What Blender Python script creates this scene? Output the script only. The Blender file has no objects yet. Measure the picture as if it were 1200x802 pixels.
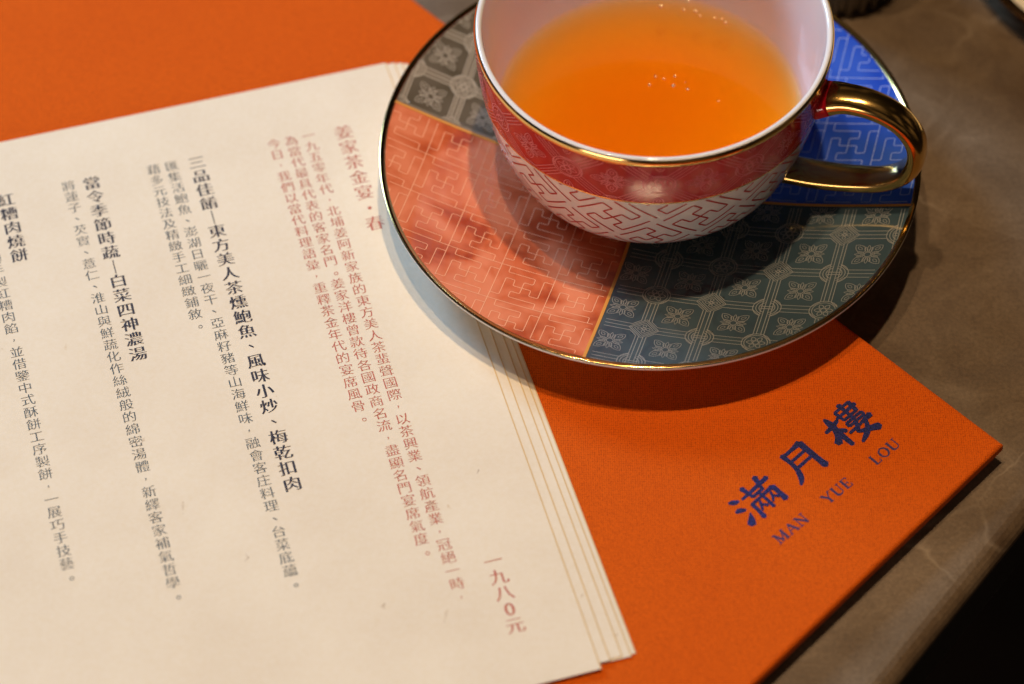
import bpy, math, random
from mathutils import Vector, Matrix

random.seed(7)
PI = math.pi
scene = bpy.context.scene
col = scene.collection

# ------------------------------------------------------------------ camera
cam_data = bpy.data.cameras.new("camera")
cam = bpy.data.objects.new("camera", cam_data)
col.objects.link(cam)
R_ = Vector((1.0, -0.00706, -0.00535)).normalized()
D_ = Vector((0.0, 0.6046, -0.7965)).normalized()
U_ = R_.cross(D_).normalized()
R_ = D_.cross(U_).normalized()
cam.matrix_world = Matrix(((R_.x, U_.x, -D_.x, 0), (R_.y, U_.y, -D_.y, 0), (R_.z, U_.z, -D_.z, 0.68297), (0, 0, 0, 1)))
cam_data.sensor_width = 36.0
cam_data.lens = 105.64
cam_data.clip_start = 0.01
cam_data.clip_end = 50
cam_data.dof.use_dof = True
cam_data.dof.focus_distance = 0.838
cam_data.dof.aperture_fstop = 6.3
scene.camera = cam

# ------------------------------------------------------------------ light
world = bpy.data.worlds.new("World")
scene.world = world
world.use_nodes = True
bg = world.node_tree.nodes["Background"]
wt = world.node_tree
wn = wt.nodes.new("ShaderNodeTexNoise")
wn.inputs["Scale"].default_value = 2.6
wn.inputs["Detail"].default_value = 3.0
wr = wt.nodes.new("ShaderNodeValToRGB")
wr.color_ramp.elements[0].position = 0.50
wr.color_ramp.elements[0].color = (0.10, 0.065, 0.045, 1)
wr.color_ramp.elements[1].position = 0.70
wr.color_ramp.elements[1].color = (4.2, 2.9, 2.0, 1)  # made-up warm bright patches for the glaze and gold to reflect
wc = wt.nodes.new("ShaderNodeTexCoord")
wt.links.new(wc.outputs["Generated"], wn.inputs["Vector"])
wt.links.new(wn.outputs["Fac"], wr.inputs[0])
wt.links.new(wr.outputs[0], bg.inputs[0])
bg.inputs[1].default_value = 0.035


def lamp(name, kind, loc, power, color, size, target=None):
    l = bpy.data.lights.new(name, kind)
    l.energy = power
    l.color = color
    if kind == 'AREA':
        l.shape = 'RECTANGLE'
        l.size, l.size_y = size
    else:
        l.shadow_soft_size = size
    o = bpy.data.objects.new(name, l)
    col.objects.link(o)
    o.location = loc
    if target is not None:
        o.rotation_euler = (Vector(target) - Vector(loc)).to_track_quat('-Z', 'Y').to_euler()
    return o


TARGET = (0.04, 0.56, 0.03)
WARM = (1.0, 0.715, 0.44)
lamp("ceiling_spot_over_cup", 'POINT', (0.06, 0.66, 1.55), 45.0, WARM, 0.022)
lamp("ceiling_spot_left_of_cup", 'POINT', (-0.18, 0.62, 1.55), 24.0, WARM, 0.020)
lamp("cool_window", 'AREA', (-0.85, 1.42, 0.82), 20.0, (0.38, 0.64, 1.0), (0.42, 0.42), TARGET)
lamp("added_front_fill", 'AREA', (-0.55, -0.55, 0.24), 3.2, (1.0, 0.80, 0.68), (0.5, 0.25), TARGET)  # added low fill that brightens the cup's front, not a known lamp
scene.cycles.caustics_reflective = False
scene.cycles.caustics_refractive = False
scene.cycles.volume_bounces = 10
scene.cycles.max_bounces = 16
scene.cycles.transparent_max_bounces = 16

scene.view_settings.view_transform = 'Standard'
scene.view_settings.look = 'None'
scene.view_settings.exposure = 0.0
scene.view_settings.gamma = 1.0
scene.view_settings.use_curve_mapping = False


# ------------------------------------------------------------------ materials
def lin(r, g, b):
    f = lambda c: ((c / 255 + 0.055) / 1.055) ** 2.4 if c > 10 else c / 255 / 12.92
    return (f(r), f(g), f(b), 1)


def mat(name, color, rough=0.5, metal=0.0, coat=0.0, ior=1.5, spec=None, coat_rough=0.03):
    m = bpy.data.materials.new(name)
    m.use_nodes = True
    b = m.node_tree.nodes["Principled BSDF"]
    b.inputs["Base Color"].default_value = color if len(color) == 4 else (*color, 1)
    b.inputs["Roughness"].default_value = rough
    b.inputs["Metallic"].default_value = metal
    b.inputs["IOR"].default_value = ior
    b.inputs["Coat Weight"].default_value = coat
    b.inputs["Coat Roughness"].default_value = coat_rough
    if spec is not None:
        b.inputs["Specular IOR Level"].default_value = spec
    return m


class NT:
    def __init__(self, m):
        self.t = m.node_tree
        self.b = self.t.nodes["Principled BSDF"]
        self.tc = self.t.nodes.new("ShaderNodeTexCoord").outputs["Object"]

    def n(self, kind, **kw):
        x = self.t.nodes.new(kind)
        for k, v in kw.items():
            setattr(x, k, v)
        return x

    def link(self, a, b):
        self.t.links.new(a, b)

    def mapping(self, scale=(1, 1, 1), rot=(0, 0, 0), src=None):
        x = self.n("ShaderNodeMapping")
        x.inputs["Scale"].default_value = scale
        x.inputs["Rotation"].default_value = rot
        self.link(src or self.tc, x.inputs["Vector"])
        return x.outputs[0]

    def noise(self, scale, detail=4, rough=0.55, vec=None, dist=0.0):
        x = self.n("ShaderNodeTexNoise")
        x.inputs["Scale"].default_value = scale
        x.inputs["Detail"].default_value = detail
        x.inputs["Roughness"].default_value = rough
        x.inputs["Distortion"].default_value = dist
        self.link(vec or self.tc, x.inputs["Vector"])
        return x.outputs["Fac"]

    def ramp(self, src, stops):
        x = self.n("ShaderNodeValToRGB")
        while len(x.color_ramp.elements) < len(stops):
            x.color_ramp.elements.new(0.5)
        for e, (p, c) in zip(x.color_ramp.elements, stops):
            e.position = p
            e.color = c if len(c) == 4 else (*c, 1)
        self.link(src, x.inputs[0])
        return x.outputs[0]

    def mix(self, fac, a, b, mode='MIX'):
        x = self.n("ShaderNodeMix", data_type='RGBA', blend_type=mode)
        if isinstance(fac, (int, float)):
            x.inputs[0].default_value = fac
        else:
            self.link(fac, x.inputs[0])
        for i, v in ((6, a), (7, b)):
            if isinstance(v, tuple):
                x.inputs[i].default_value = v
            else:
                self.link(v, x.inputs[i])
        return x.outputs[2]

    def math(self, op, a, b=0.0):
        x = self.n("ShaderNodeMath", operation=op)
        for i, v in ((0, a), (1, b)):
            if isinstance(v, (int, float)):
                x.inputs[i].default_value = v
            else:
                self.link(v, x.inputs[i])
        return x.outputs[0]

    def bump(self, h, strength, dist):
        x = self.n("ShaderNodeBump")
        x.inputs["Strength"].default_value = strength
        x.inputs["Distance"].default_value = dist
        self.link(h, x.inputs["Height"])
        self.link(x.outputs[0], self.b.inputs["Normal"])
        return x

    def color(self, c):
        self.link(c, self.b.inputs["Base Color"])


G = lambda v: (v, v, v, 1)

# table: brown stone-like leather top with cloudy tone and thin pale cracks
M_TABLE = mat("brown_table_surface", (0.16, 0.1, 0.06), 0.38)
t = NT(M_TABLE)
cl = t.math("ADD", t.math("MULTIPLY", t.noise(9, 6, 0.6, dist=0.6), 0.6), t.math("MULTIPLY", t.noise(48, 6, 0.72, dist=1.0), 0.4))
base = t.ramp(cl, [(0.38, (0.085, 0.052, 0.028)), (0.5, (0.130, 0.086, 0.048)), (0.63, (0.195, 0.138, 0.085))])
grain = t.noise(900, 3, 0.7)
base = t.mix(0.35, base, t.ramp(grain, [(0.35, G(0.25)), (0.65, G(0.75))]), 'OVERLAY')
warp = t.n("ShaderNodeVectorMath", operation='MULTIPLY_ADD')
nz = t.n("ShaderNodeTexNoise")
nz.inputs["Scale"].default_value = 14
nz.inputs["Detail"].default_value = 5
t.link(t.tc, nz.inputs["Vector"])
t.link(nz.outputs["Color"], warp.inputs[0])
warp.inputs[1].default_value = (0.09, 0.09, 0.0)
t.link(t.tc, warp.inputs[2])
vo = t.n("ShaderNodeTexVoronoi", feature='DISTANCE_TO_EDGE')
vo.inputs["Scale"].default_value = 16
t.link(warp.outputs[0], vo.inputs["Vector"])
vein = t.ramp(vo.outputs["Distance"], [(0.0, G(1)), (0.016, G(0))])
vmask = t.ramp(t.noise(17, 3), [(0.45, G(0)), (0.65, G(0.5))])
vv = t.math('MULTIPLY', vein, vmask)
base = t.mix(vv, base, (0.36, 0.28, 0.19, 1))
t.color(base)
t.link(t.ramp(t.noise(40, 4), [(0.3, G(0.34)), (0.7, G(0.5))]), t.b.inputs["Roughness"])
t.bump(t.math('ADD', grain, t.math('MULTIPLY', vv, -1.0)), 0.25, 0.0002)

M_FLOOR = mat("dark_floor", (0.03, 0.022, 0.016), 0.6)
t = NT(M_FLOOR)
t.color(t.ramp(t.noise(6, 5), [(0.3, (0.01, 0.008, 0.006)), (0.7, (0.045, 0.03, 0.02))]))


def cloth(name, c1, c2, pitch=5200.0, bump=0.9):
    m = mat(name, c1, 0.85, spec=0.12)
    t = NT(m)
    a = t.mapping((1, 1, 1), (0, 0, 0))
    w1 = t.n("ShaderNodeTexWave", wave_type='BANDS', bands_direction='X')
    w2 = t.n("ShaderNodeTexWave", wave_type='BANDS', bands_direction='Y')
    for w in (w1, w2):
        w.inputs["Scale"].default_value = pitch / 10.0
        w.inputs["Distortion"].default_value = 1.6
        w.inputs["Detail"].default_value = 2
        w.inputs["Detail Scale"].default_value = 1.4
        t.link(a, w.inputs["Vector"])
    weave = t.math('MULTIPLY', w1.outputs["Fac"], w2.outputs["Fac"])
    fuzz = t.noise(2700, 2, 0.6)
    h = t.math('ADD', weave, t.math('MULTIPLY', fuzz, 1.4))
    tone = t.noise(25, 4)
    base = t.mix(t.ramp(h, [(0.35, G(0)), (1.0, G(1))]), (*c2, 1), (*c1, 1))
    base = t.mix(t.ramp(tone, [(0.35, G(0.0)), (0.65, G(0.18))]), base, (c1[0] * 0.75, c1[1] * 0.55, c1[2] * 0.5, 1))
    t.color(base)
    t.b.inputs["Sheen Weight"].default_value = 0.03
    t.b.inputs["Sheen Tint"].default_value = (1.0, 0.55, 0.3, 1)
    t.bump(h, bump, 0.00012)
    return m


M_CLOTH = cloth("orange_book_cloth", (0.77, 0.128, 0.004), (0.34, 0.036, 0.002))
M_PAGES = mat("shade_dark_inner_board", (0.02, 0.012, 0.01), 0.8)  # near-black colour stands for the shade under the overhanging cover

M_PAPER = mat("cream_flecked_paper", (0.72, 0.63, 0.50), 0.85, spec=0.2)
t = NT(M_PAPER)
tone = t.ramp(t.noise(30, 5, 0.6), [(0.3, (0.79, 0.69, 0.525)), (0.7, (0.85, 0.76, 0.59))])
fine = t.ramp(t.noise(700, 3, 0.7), [(0.3, G(0.44)), (0.7, G(0.56))])
tone = t.mix(0.6, tone, fine, 'OVERLAY')
v = t.n("ShaderNodeTexVoronoi", feature='F1')
v.inputs["Scale"].default_value = 120
wv = t.n("ShaderNodeVectorMath", operation='MULTIPLY_ADD')
nz = t.n("ShaderNodeTexNoise")
nz.inputs["Scale"].default_value = 260
t.link(t.tc, nz.inputs["Vector"])
t.link(nz.outputs["Color"], wv.inputs[0])
wv.inputs[1].default_value = (0.004, 0.004, 0)
t.link(t.mapping((1, 0.45, 1), (0, 0, 0.7)), wv.inputs[2])
t.link(wv.outputs[0], v.inputs["Vector"])
spot = t.ramp(v.outputs["Distance"], [(0.02, G(1)), (0.06, G(0))])
sep = t.n("ShaderNodeSeparateColor")
t.link(v.outputs["Color"], sep.inputs[0])
pick = t.ramp(sep.outputs[0], [(0.40, G(0)), (0.44, G(1))])
fcol = t.mix(sep.outputs[1], (0.36, 0.25, 0.15, 1), (0.66, 0.50, 0.30, 1))
tone = t.mix(t.math('MULTIPLY', t.math('MULTIPLY', spot, pick), 0.6), tone, fcol)
t.color(tone)
t.bump(t.noise(900, 3, 0.6), 0.25, 0.00006)
M_EDGE = mat("gilt_paper_edge", (0.80, 0.61, 0.33), 0.6)


def ink(name, c, patch=0.25):
    m = mat(name, c, 0.7, spec=0.3)
    t = NT(m)
    t.color(t.mix(t.ramp(t.noise(1800, 2), [(0.4, G(0)), (0.75, G(patch))]), (*c, 1), (0.7, 0.6, 0.48, 1)))
    return m


M_RED_INK = ink("red_ink", (0.50, 0.115, 0.075))
M_BLACK_INK = ink("navy_black_ink", (0.018, 0.018, 0.035), 0.1)
M_GREY_INK = ink("grey_green_ink", (0.07, 0.095, 0.105))
M_FOIL = mat("blue_foil", (0.006, 0.012, 0.16), 0.5, spec=0.3)
t = NT(M_FOIL)
t.color(t.ramp(t.noise(2300, 3, 0.7), [(0.38, (0.002, 0.003, 0.04)), (0.56, (0.003, 0.008, 0.13)), (0.74, (0.012, 0.05, 0.36))]))
t.bump(t.noise(2600, 2), 0.7, 0.00015)
M_FOIL2 = mat("violet_small_print", (0.09, 0.025, 0.13), 0.5)
t = NT(M_FOIL2)
t.color(t.ramp(t.noise(2300, 3, 0.7), [(0.35, (0.005, 0.005, 0.08)), (0.78, (0.06, 0.02, 0.12))]))

# porcelain and glazes
M_PORC = mat("white_porcelain", (0.80, 0.78, 0.76), 0.05, ior=1.5)
M_WET = mat("submerged_porcelain", (0.80, 0.78, 0.76), 0.3, ior=1.33, spec=0.1)
M_GOLD = mat("gold_trim", (0.83, 0.56, 0.20), 0.12, 1.0)
t = NT(M_GOLD)
t.bump(t.noise(420, 3), 0.12, 0.0001)
M_GOLD_H = mat("gold_handle", (0.82, 0.53, 0.17), 0.17, 1.0)
M_GOLD_LINE = mat("orange_gold_line", (0.70, 0.30, 0.05), 0.5, 0.0)


def glaze(name, a, b, scale=55, rough=0.06, coat=0.6, mid=None):
    m = mat(name, a, rough, coat=coat, ior=1.52)
    t = NT(m)
    st = [(0.36, (*a, 1)), (0.62, (*b, 1))]
    if mid:
        st = [(0.36, (*a, 1)), (0.45, (*mid, 1)), (0.58, (*b, 1))]
    t.color(t.ramp(t.noise(scale, 3, 0.5, t.mapping((1, 1, 0.3)), 0.4), st))
    t.bump(t.noise(160, 2), 0.04, 0.0003)
    return m


M_Q_RED = glaze("coral_red_glaze", (0.40, 0.055, 0.016), (0.80, 0.245, 0.115), 52, 0.06, 0.4, (0.64, 0.14, 0.05))
M_Q_BLUE = glaze("cobalt_glaze", (0.018, 0.07, 0.50), (0.04, 0.12, 0.60), 40)
M_Q_TEAL = glaze("dark_teal_glaze", (0.040, 0.072, 0.088), (0.062, 0.100, 0.116), 30)
M_Q_TAUPE = glaze("taupe_glaze", (0.17, 0.145, 0.10), (0.24, 0.20, 0.145), 30)
M_OCT_TAUPE = glaze("brown_octagon_glaze", (0.095, 0.076, 0.048), (0.14, 0.115, 0.08), 60)
M_OCT_TEAL = glaze("deep_teal_octagon_glaze", (0.034, 0.063, 0.080), (0.054, 0.090, 0.106), 30)
M_BAND = glaze("crimson_band_glaze", (0.42, 0.005, 0.014), (0.55, 0.012, 0.018), 45, 0.13, 0.0)
M_L_PEACH = mat("peach_enamel_line", (0.92, 0.46, 0.26), 0.3)
M_L_BLUE = mat("pale_blue_enamel_line", (0.32, 0.42, 0.78), 0.3)
M_L_SILVER = mat("silver_enamel_line", (0.36, 0.36, 0.33), 0.3, 0.25)
M_L_TAUPE = mat("sand_enamel_line", (0.50, 0.44, 0.34), 0.35)
M_L_ROSE = mat("rose_enamel_line", (0.85, 0.24, 0.27), 0.3)
M_L_RED = mat("red_fret_line", (0.45, 0.012, 0.014), 0.3)

# tea: a clear amber liquid
M_TEA = bpy.data.materials.new("amber_tea")
M_TEA.use_nodes = True
nt = M_TEA.node_tree
nt.nodes.clear()
out = nt.nodes.new("ShaderNodeOutputMaterial")
fr = nt.nodes.new("ShaderNodeFresnel")
fr.inputs[0].default_value = 1.33
tr = nt.nodes.new("ShaderNodeBsdfTransparent")
gl = nt.nodes.new("ShaderNodeBsdfGlossy")
gl.inputs["Roughness"].default_value = 0.0
mx = nt.nodes.new("ShaderNodeMixShader")
geo = nt.nodes.new("ShaderNodeNewGeometry")
inv = nt.nodes.new("ShaderNodeMath")
inv.operation = 'SUBTRACT'
inv.inputs[0].default_value = 1.0
nt.links.new(geo.outputs["Backfacing"], inv.inputs[1])
mul = nt.nodes.new("ShaderNodeMath")
mul.operation = 'MULTIPLY'
nt.links.new(fr.outputs[0], mul.inputs[0])
nt.links.new(inv.outputs[0], mul.inputs[1])
nt.links.new(mul.outputs[0], mx.inputs[0])
nt.links.new(tr.outputs[0], mx.inputs[1])
nt.links.new(gl.outputs[0], mx.inputs[2])
nt.links.new(mx.outputs[0], out.inputs["Surface"])
pv = nt.nodes.new("ShaderNodeVolumeAbsorption")
pv.inputs["Color"].default_value = (1.0, 0.765, 0.0, 1)
pv.inputs["Density"].default_value = 135
vs = nt.nodes.new("ShaderNodeVolumeScatter")
vs.inputs["Color"].default_value = (1.0, 0.80, 0.0, 1)
vs.inputs["Density"].default_value = 22
vs.inputs["Anisotropy"].default_value = 0.3
va = nt.nodes.new("ShaderNodeAddShader")
nt.links.new(pv.outputs[0], va.inputs[0])
nt.links.new(vs.outputs[0], va.inputs[1])
nt.links.new(va.outputs[0], out.inputs["Volume"])

M_DARKMETAL = mat("dark_brushed_metal", (0.22, 0.20, 0.18), 0.38, 0.85)
M_CREAM = mat("cream_porcelain", (0.80, 0.66, 0.42), 0.2, coat=0.3)


# ------------------------------------------------------------------ helpers
def obj(name, verts, faces, material, parent=None, smooth=False, mats=None, fm=None):
    me = bpy.data.meshes.new(name)
    me.from_pydata([tuple(v) for v in verts], [], faces)
    me.materials.append(material)
    for m in (mats or []):
        me.materials.append(m)
    if fm:
        for p, i in zip(me.polygons, fm):
            p.material_index = i
    if smooth:
        for p in me.polygons:
            p.use_smooth = True
    me.update()
    o = bpy.data.objects.new(name, me)
    col.objects.link(o)
    if parent is not None:
        o.parent = parent
    return o


def empty(name, loc, label, cat, group=None):
    o = bpy.data.objects.new(name, None)
    o.empty_display_size = 0.01
    col.objects.link(o)
    o.location = loc
    return tag(o, label, cat, group)


def tag(o, label, cat, group=None):
    o['label'] = label
    o['category'] = cat
    if group:
        o['group'] = group
    return o


def lathe(name, prof, material, parent=None, seg=160, closed=False, a0=0.0, flip=False):
    """surface of revolution round the parent's z axis; prof is a list of (r, z)"""
    if flip:
        prof = prof[::-1]
    v, f = [], []
    n = len(prof)
    for k in range(seg):
        a = a0 + 2 * PI * k / seg
        c, s = math.cos(a), math.sin(a)
        for r, z in prof:
            v.append((r * c, r * s, z))
    m = n if closed else n - 1
    for k in range(seg):
        k2 = (k + 1) % seg
        for i in range(m):
            j = (i + 1) % n
            f.append((k * n + i, k2 * n + i, k2 * n + j, k * n + j))
    return obj(name, v, f, material, parent, True)


def spline(pts, per=8):
    """Catmull-Rom through 2D or 3D points"""
    out = []
    P = [Vector(p) for p in pts]
    P = [P[0] * 2 - P[1]] + P + [P[-1] * 2 - P[-2]]
    for i in range(1, len(P) - 2):
        for k in range(per):
            t = k / per
            a, b, c, d = P[i - 1], P[i], P[i + 1], P[i + 2]
            out.append(0.5 * ((2 * b) + (c - a) * t + (2 * a - 5 * b + 4 * c - d) * t * t + (3 * b - a - 3 * c + d) * t ** 3))
    out.append(P[-2])
    return out


def bevel_box(name, corners, z0, z1, r, material, parent):
    """flat board from CCW corners (2D), top edge rounded with radius r"""
    n = len(corners)
    v, f = [], []
    cs = [Vector(c) for c in corners]

    def inset(d):
        res = []
        for i in range(n):
            p, q, s = cs[i - 1], cs[i], cs[(i + 1) % n]
            e1 = (q - p).normalized()
            e2 = (s - q).normalized()
            n1 = Vector((-e1.y, e1.x))
            n2 = Vector((-e2.y, e2.x))
            m = (n1 + n2)
            m = m / max(0.2, m.dot(n1))
            res.append(q + m * d)
        return res
    steps = 5
    rings = [(inset(r * 0.5), z0), (inset(0), z0 + r * 0.5)]
    for k in range(steps + 1):
        a = PI / 2 * k / steps
        rings.append((inset(r * (1 - math.cos(a))), z1 - r + r * math.sin(a)))
    for pts, z in rings:
        for p in pts:
            v.append((p.x, p.y, z))
    for k in range(len(rings) - 1):
        for i in range(n):
            j = (i + 1) % n
            f.append((k * n + i, k * n + j, (k + 1) * n + j, (k + 1) * n + i))
    f.append(tuple(reversed(range(n))))
    f.append(tuple(range((len(rings) - 1) * n, len(rings) * n)))
    return obj(name, v, f, material, parent, False)


class Ribbon:
    """thin printed or enamelled lines: polylines in a flat pattern, laid on a surface by a map"""

    def __init__(self, fmap, keep=None, step=0.0011, h=0.0):
        self.v, self.f = [], []
        self.map, self.keep, self.step = fmap, keep, step

    def line(self, pts, w, close=False):
        pts = [Vector(p) for p in pts]
        if close:
            pts = pts + [pts[0]]
        res = [pts[0]]
        for a, b in zip(pts, pts[1:]):
            L = (b - a).length
            n = max(1, int(math.ceil(L / self.step)))
            for k in range(1, n + 1):
                res.append(a.lerp(b, k / n))
        n = len(res)
        if n < 2:
            return
        offs = []
        for i in range(n):
            if close:
                a, b = res[i - 1 if i > 0 else n - 2], res[(i + 1) if i < n - 1 else 1]
            else:
                a, b = res[max(0, i - 1)], res[min(n - 1, i + 1)]
            d = b - a
            if d.length < 1e-9:
                d = Vector((1, 0))
            d.normalize()
            offs.append(Vector((-d.y, d.x)) * (w / 2))
        ok = [self.keep is None or self.keep(p.x, p.y) for p in res]
        idx = {}
        for i in range(n - 1):
            if ok[i] and ok[i + 1]:
                for j in (i, i + 1):
                    if j not in idx:
                        idx[j] = len(self.v)
                        self.v.append(self.map(*(res[j] + offs[j])))
                        self.v.append(self.map(*(res[j] - offs[j])))
                p, q = idx[i], idx[i + 1]
                self.f.append((p, p + 1, q + 1, q))

    def build(self, name, material, parent):
        return obj(name, self.v, self.f, material, parent, True)


def rnd(pts, r, close=False):
    """round the corners of a polyline"""
    P = [Vector(p) for p in pts]
    out = []
    n = len(P)
    for i in range(n):
        if not close and i in (0, n - 1):
            out.append(P[i])
            continue
        a, b, c = P[i - 1], P[i], P[(i + 1) % n]
        d1 = (a - b)
        d2 = (c - b)
        k = min(r, d1.length * 0.45, d2.length * 0.45)
        p, q = b + d1.normalized() * k, b + d2.normalized() * k
        for t in (0, 0.33, 0.67, 1.0):
            out.append(p * (1 - t) ** 2 + b * 2 * t * (1 - t) + q * t * t)
    return out


FRET_A = [(1, 0), (1, 1), (4, 1), (4, 2), (3, 2), (3, 4), (2, 4), (2, 5), (5, 5), (5, 6)]
FRET_B = [(6 - y, x) for x, y in FRET_A]


def fret_cell(rb, ox, oy, L, w, rot=0.0, full=True, grid=True, place=None):
    k = L / 6
    c, s = math.cos(rot), math.sin(rot)

    def T(p):
        x, y = (p[0] * k, -p[1] * k)
        return (ox + c * x - s * y, oy + s * x + c * y)
    for path in (FRET_A, FRET_B):
        pp = path if full else [(3 + (x - 3) * 1.27, 3 + (y - 3) * 1.27) for x, y in path[1:-1]]
        rb.line(rnd([T(p) for p in pp], k * 0.18), w)
    if grid:
        rb.line([T((0, 0)), T((6, 0))], w)
        rb.line([T((0, 0)), T((0, 6))], w)


def arc(cx, cy, r, a0=0.0, a1=2 * PI, n=20):
    return [(cx + r * math.cos(a0 + (a1 - a0) * k / n), cy + r * math.sin(a0 + (a1 - a0) * k / n)) for k in range(n + (0 if abs(a1 - a0 - 2 * PI) < 1e-6 else 1))]


def petal(cx, cy, a, r0, r1, wd, notch=0.0):
    """closed petal outline pointing along angle a"""
    pts = []
    n = 9
    ca, sa = math.cos(a), math.sin(a)
    side = []
    for k in range(n + 1):
        t = k / n
        r = r0 + (r1 - r0) * t
        h = wd * math.sin(PI * t ** 0.85) ** 0.75 if 0 < t < 1 else 0
        side.append((r, h))
    up = side
    dn = [(r, -h) for r, h in reversed(side[1:-1])]
    for r, h in up + dn:
        if notch and r > r1 * 0.93:
            r -= notch * (1 - abs(h) / max(wd, 1e-9))
        pts.append((cx + ca * r - sa * h, cy + sa * r + ca * h))
    return pts


def oct_outline(cx, cy, L, g, c, rot=0.0):
    h = L / 2 - g
    base = [(h, -h + c), (h, h - c), (h - c, h), (-h + c, h), (-h, h - c), (-h, -h + c), (-h + c, -h), (h - c, -h)]
    co, si = math.cos(rot), math.sin(rot)
    return [(cx + co * x - si * y, cy + si * x + co * y) for x, y in base]


def rosette(rb, cx, cy, L, w, rot=0.0):
    for k in range(4):
        a = rot + PI / 4 + k * PI / 2
        rb.line(petal(cx, cy, a, L * 0.09, L * 0.335, L * 0.078), w, True)
        rb.line(petal(cx, cy, a, L * 0.17, L * 0.275, L * 0.028), w * 0.9, True)
    for k in range(4):
        a = rot + k * PI / 2
        for da, r1 in ((-0.33, 0.20), (0.0, 0.235), (0.33, 0.20)):
            rb.line(petal(cx, cy, a + da, L * 0.075, L * r1, L * 0.026), w * 0.9, True)
    rb.line(arc(cx, cy, L * 0.062, n=12), w * 1.2, True)


def medallion(rb, kind, cx, cy, L, w, rot=0.0):
    co, si = math.cos(rot), math.sin(rot)

    def T(x, y):
        return (cx + co * x * L - si * y * L, cy + si * x * L + co * y * L)
    if kind == 0:
        for r in (0.25, 0.205):
            rb.line(arc(cx, cy, L * r, n=26), w, True)
        rb.line(arc(cx, cy, L * 0.05, n=10), w, True)
        for k in range(6):
            rb.line(petal(cx, cy, rot + k * PI / 3, L * 0.055, L * 0.165, L * 0.04), w, True)
    elif kind == 1:
        for r in (0.27, 0.225, 0.17):
            rb.line([T(r, 0), T(0, r), T(-r, 0), T(0, -r)], w, True)
        for k in range(4):
            rb.line(petal(cx, cy, rot + k * PI / 2, L * 0.04, L * 0.115, L * 0.032), w, True)
        rb.line(arc(cx, cy, L * 0.03, n=8), w * 1.4, True)
    else:
        for r in (0.25, 0.195, 0.14):
            for a in (0, PI):
                rb.line(arc(cx, cy, L * r, rot + a - 1.25, rot + a + 1.25, 16), w, False)
        for x in (-0.095, -0.04, 0.04, 0.095):
            rb.line([T(x, -0.25), T(x, 0.25)], w)
        for y in (-0.03, 0.03):
            rb.line([T(-0.12, y), T(0.12, y)], w * 1.2)


def octagon_lines(rb, ox, oy, L, w, i, j, rot=0.0):
    """one cell of the octagon ground; (ox,oy) is the flower centre"""
    co, si = math.cos(rot), math.sin(rot)

    def T(x, y):
        return (ox + co * x * L - si * y * L, oy + si * x * L + co * y * L)
    rosette(rb, ox, oy, L, w * 0.8, rot)
    g, c = 0.095, 0.13
    h = 0.5 - g
    rb.line(oct_outline(ox, oy, L, g * L, c * L, rot), w, True)
    # inner lines of the bands along the right and the upper side of the cell
    for x in (0.5 - 0.04, 0.5 + 0.04):
        rb.line([T(x, -0.27), T(x, 0.27)], w)
    rb.line([T(-0.27, 0.5), T(0.27, 0.5)], w)
    medallion(rb, (i + j) % 3, *T(0.5, 0.5), L, w, rot)


# ------------------------------------------------------------------ setting
fl = obj("floor", [(-6, -6, -0.76), (6, -6, -0.76), (6, 6, -0.76), (-6, 6, -0.76)], [(0, 1, 2, 3)], M_FLOOR)
fl['kind'] = 'structure'

# table with its straight edge running up to the right at the lower right of the picture
E1 = Vector((0.1400, 0.4558))
E2 = Vector((0.0992, 0.4045))
ed = (E1 - E2).normalized()
en = Vector((-ed.y, ed.x))          # points into the table
ctr = (E1 + E2) / 2
table = empty("dining_table", (ctr.x, ctr.y, -0.76), "brown stone topped table that carries the orange folder, cards and tea cup", "table")
prof = [(0.012, -0.03), (0.002, -0.028), (0.0, -0.024), (0.0, -0.006)]
for k in range(7):
    a = PI / 2 * k / 6
    prof.append((0.0062 * (1 - math.cos(a)) , -0.0052 + 0.0052 * math.sin(a)))
prof.append((0.9, 0.0))
prof.append((0.9, -0.03))
v, f = [], []
ss = [-0.75, 0.85]
for s_ in ss:
    for d, z in prof:
        p = ed * s_ + en * d
        v.append((p.x, p.y, z + 0.76))
n = len(prof)
for i in range(n):
    j = (i + 1) % n
    f.append((i, j, n + j, n + i))
f.append(tuple(range(n)))
f.append(tuple(reversed(range(n, 2 * n))))
M_APRON = mat("dark_table_edge", (0.008, 0.006, 0.005), 0.6)
top = obj("table_top", v, f, M_TABLE, table, mats=[M_APRON], fm=[1 if i < 4 or i > 9 + 1 else 0 for i in range(len(f))])
lv, lf = [], []
pc = ed * 0.05 + en * 0.45
for (r, z) in ((0.20, 0.003), (0.20, 0.012), (0.05, 0.03), (0.04, 0.7), (0.09, 0.729)):
    for k in range(24):
        a = 2 * PI * k / 24
        lv.append((pc.x + r * math.cos(a), pc.y + r * math.sin(a), z))
for i in range(4):
    for k in range(24):
        k2 = (k + 1) % 24
        lf.append((i * 24 + k, i * 24 + k2, (i + 1) * 24 + k2, (i + 1) * 24 + k))
lf.append(tuple(range(96, 120)))
obj("pedestal", lv, lf, M_DARKMETAL, table, True)

# ------------------------------------------------------------------ orange folder
C0 = Vector((0.1348, 0.4758))
dA = (Vector((-0.0254, 0.6416)) - C0).normalized()       # far edge, running up left
dB = (Vector((0.0623, 0.4007)) - C0).normalized()        # near edge, running down left
folder = empty("menu_folder", (C0.x, C0.y, 0), "orange cloth covered menu folder with blue lettering, lying under the cards and saucer", "folder")


def fp(a, b):
    p = dA * a + dB * b
    return (p.x, p.y)


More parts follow.
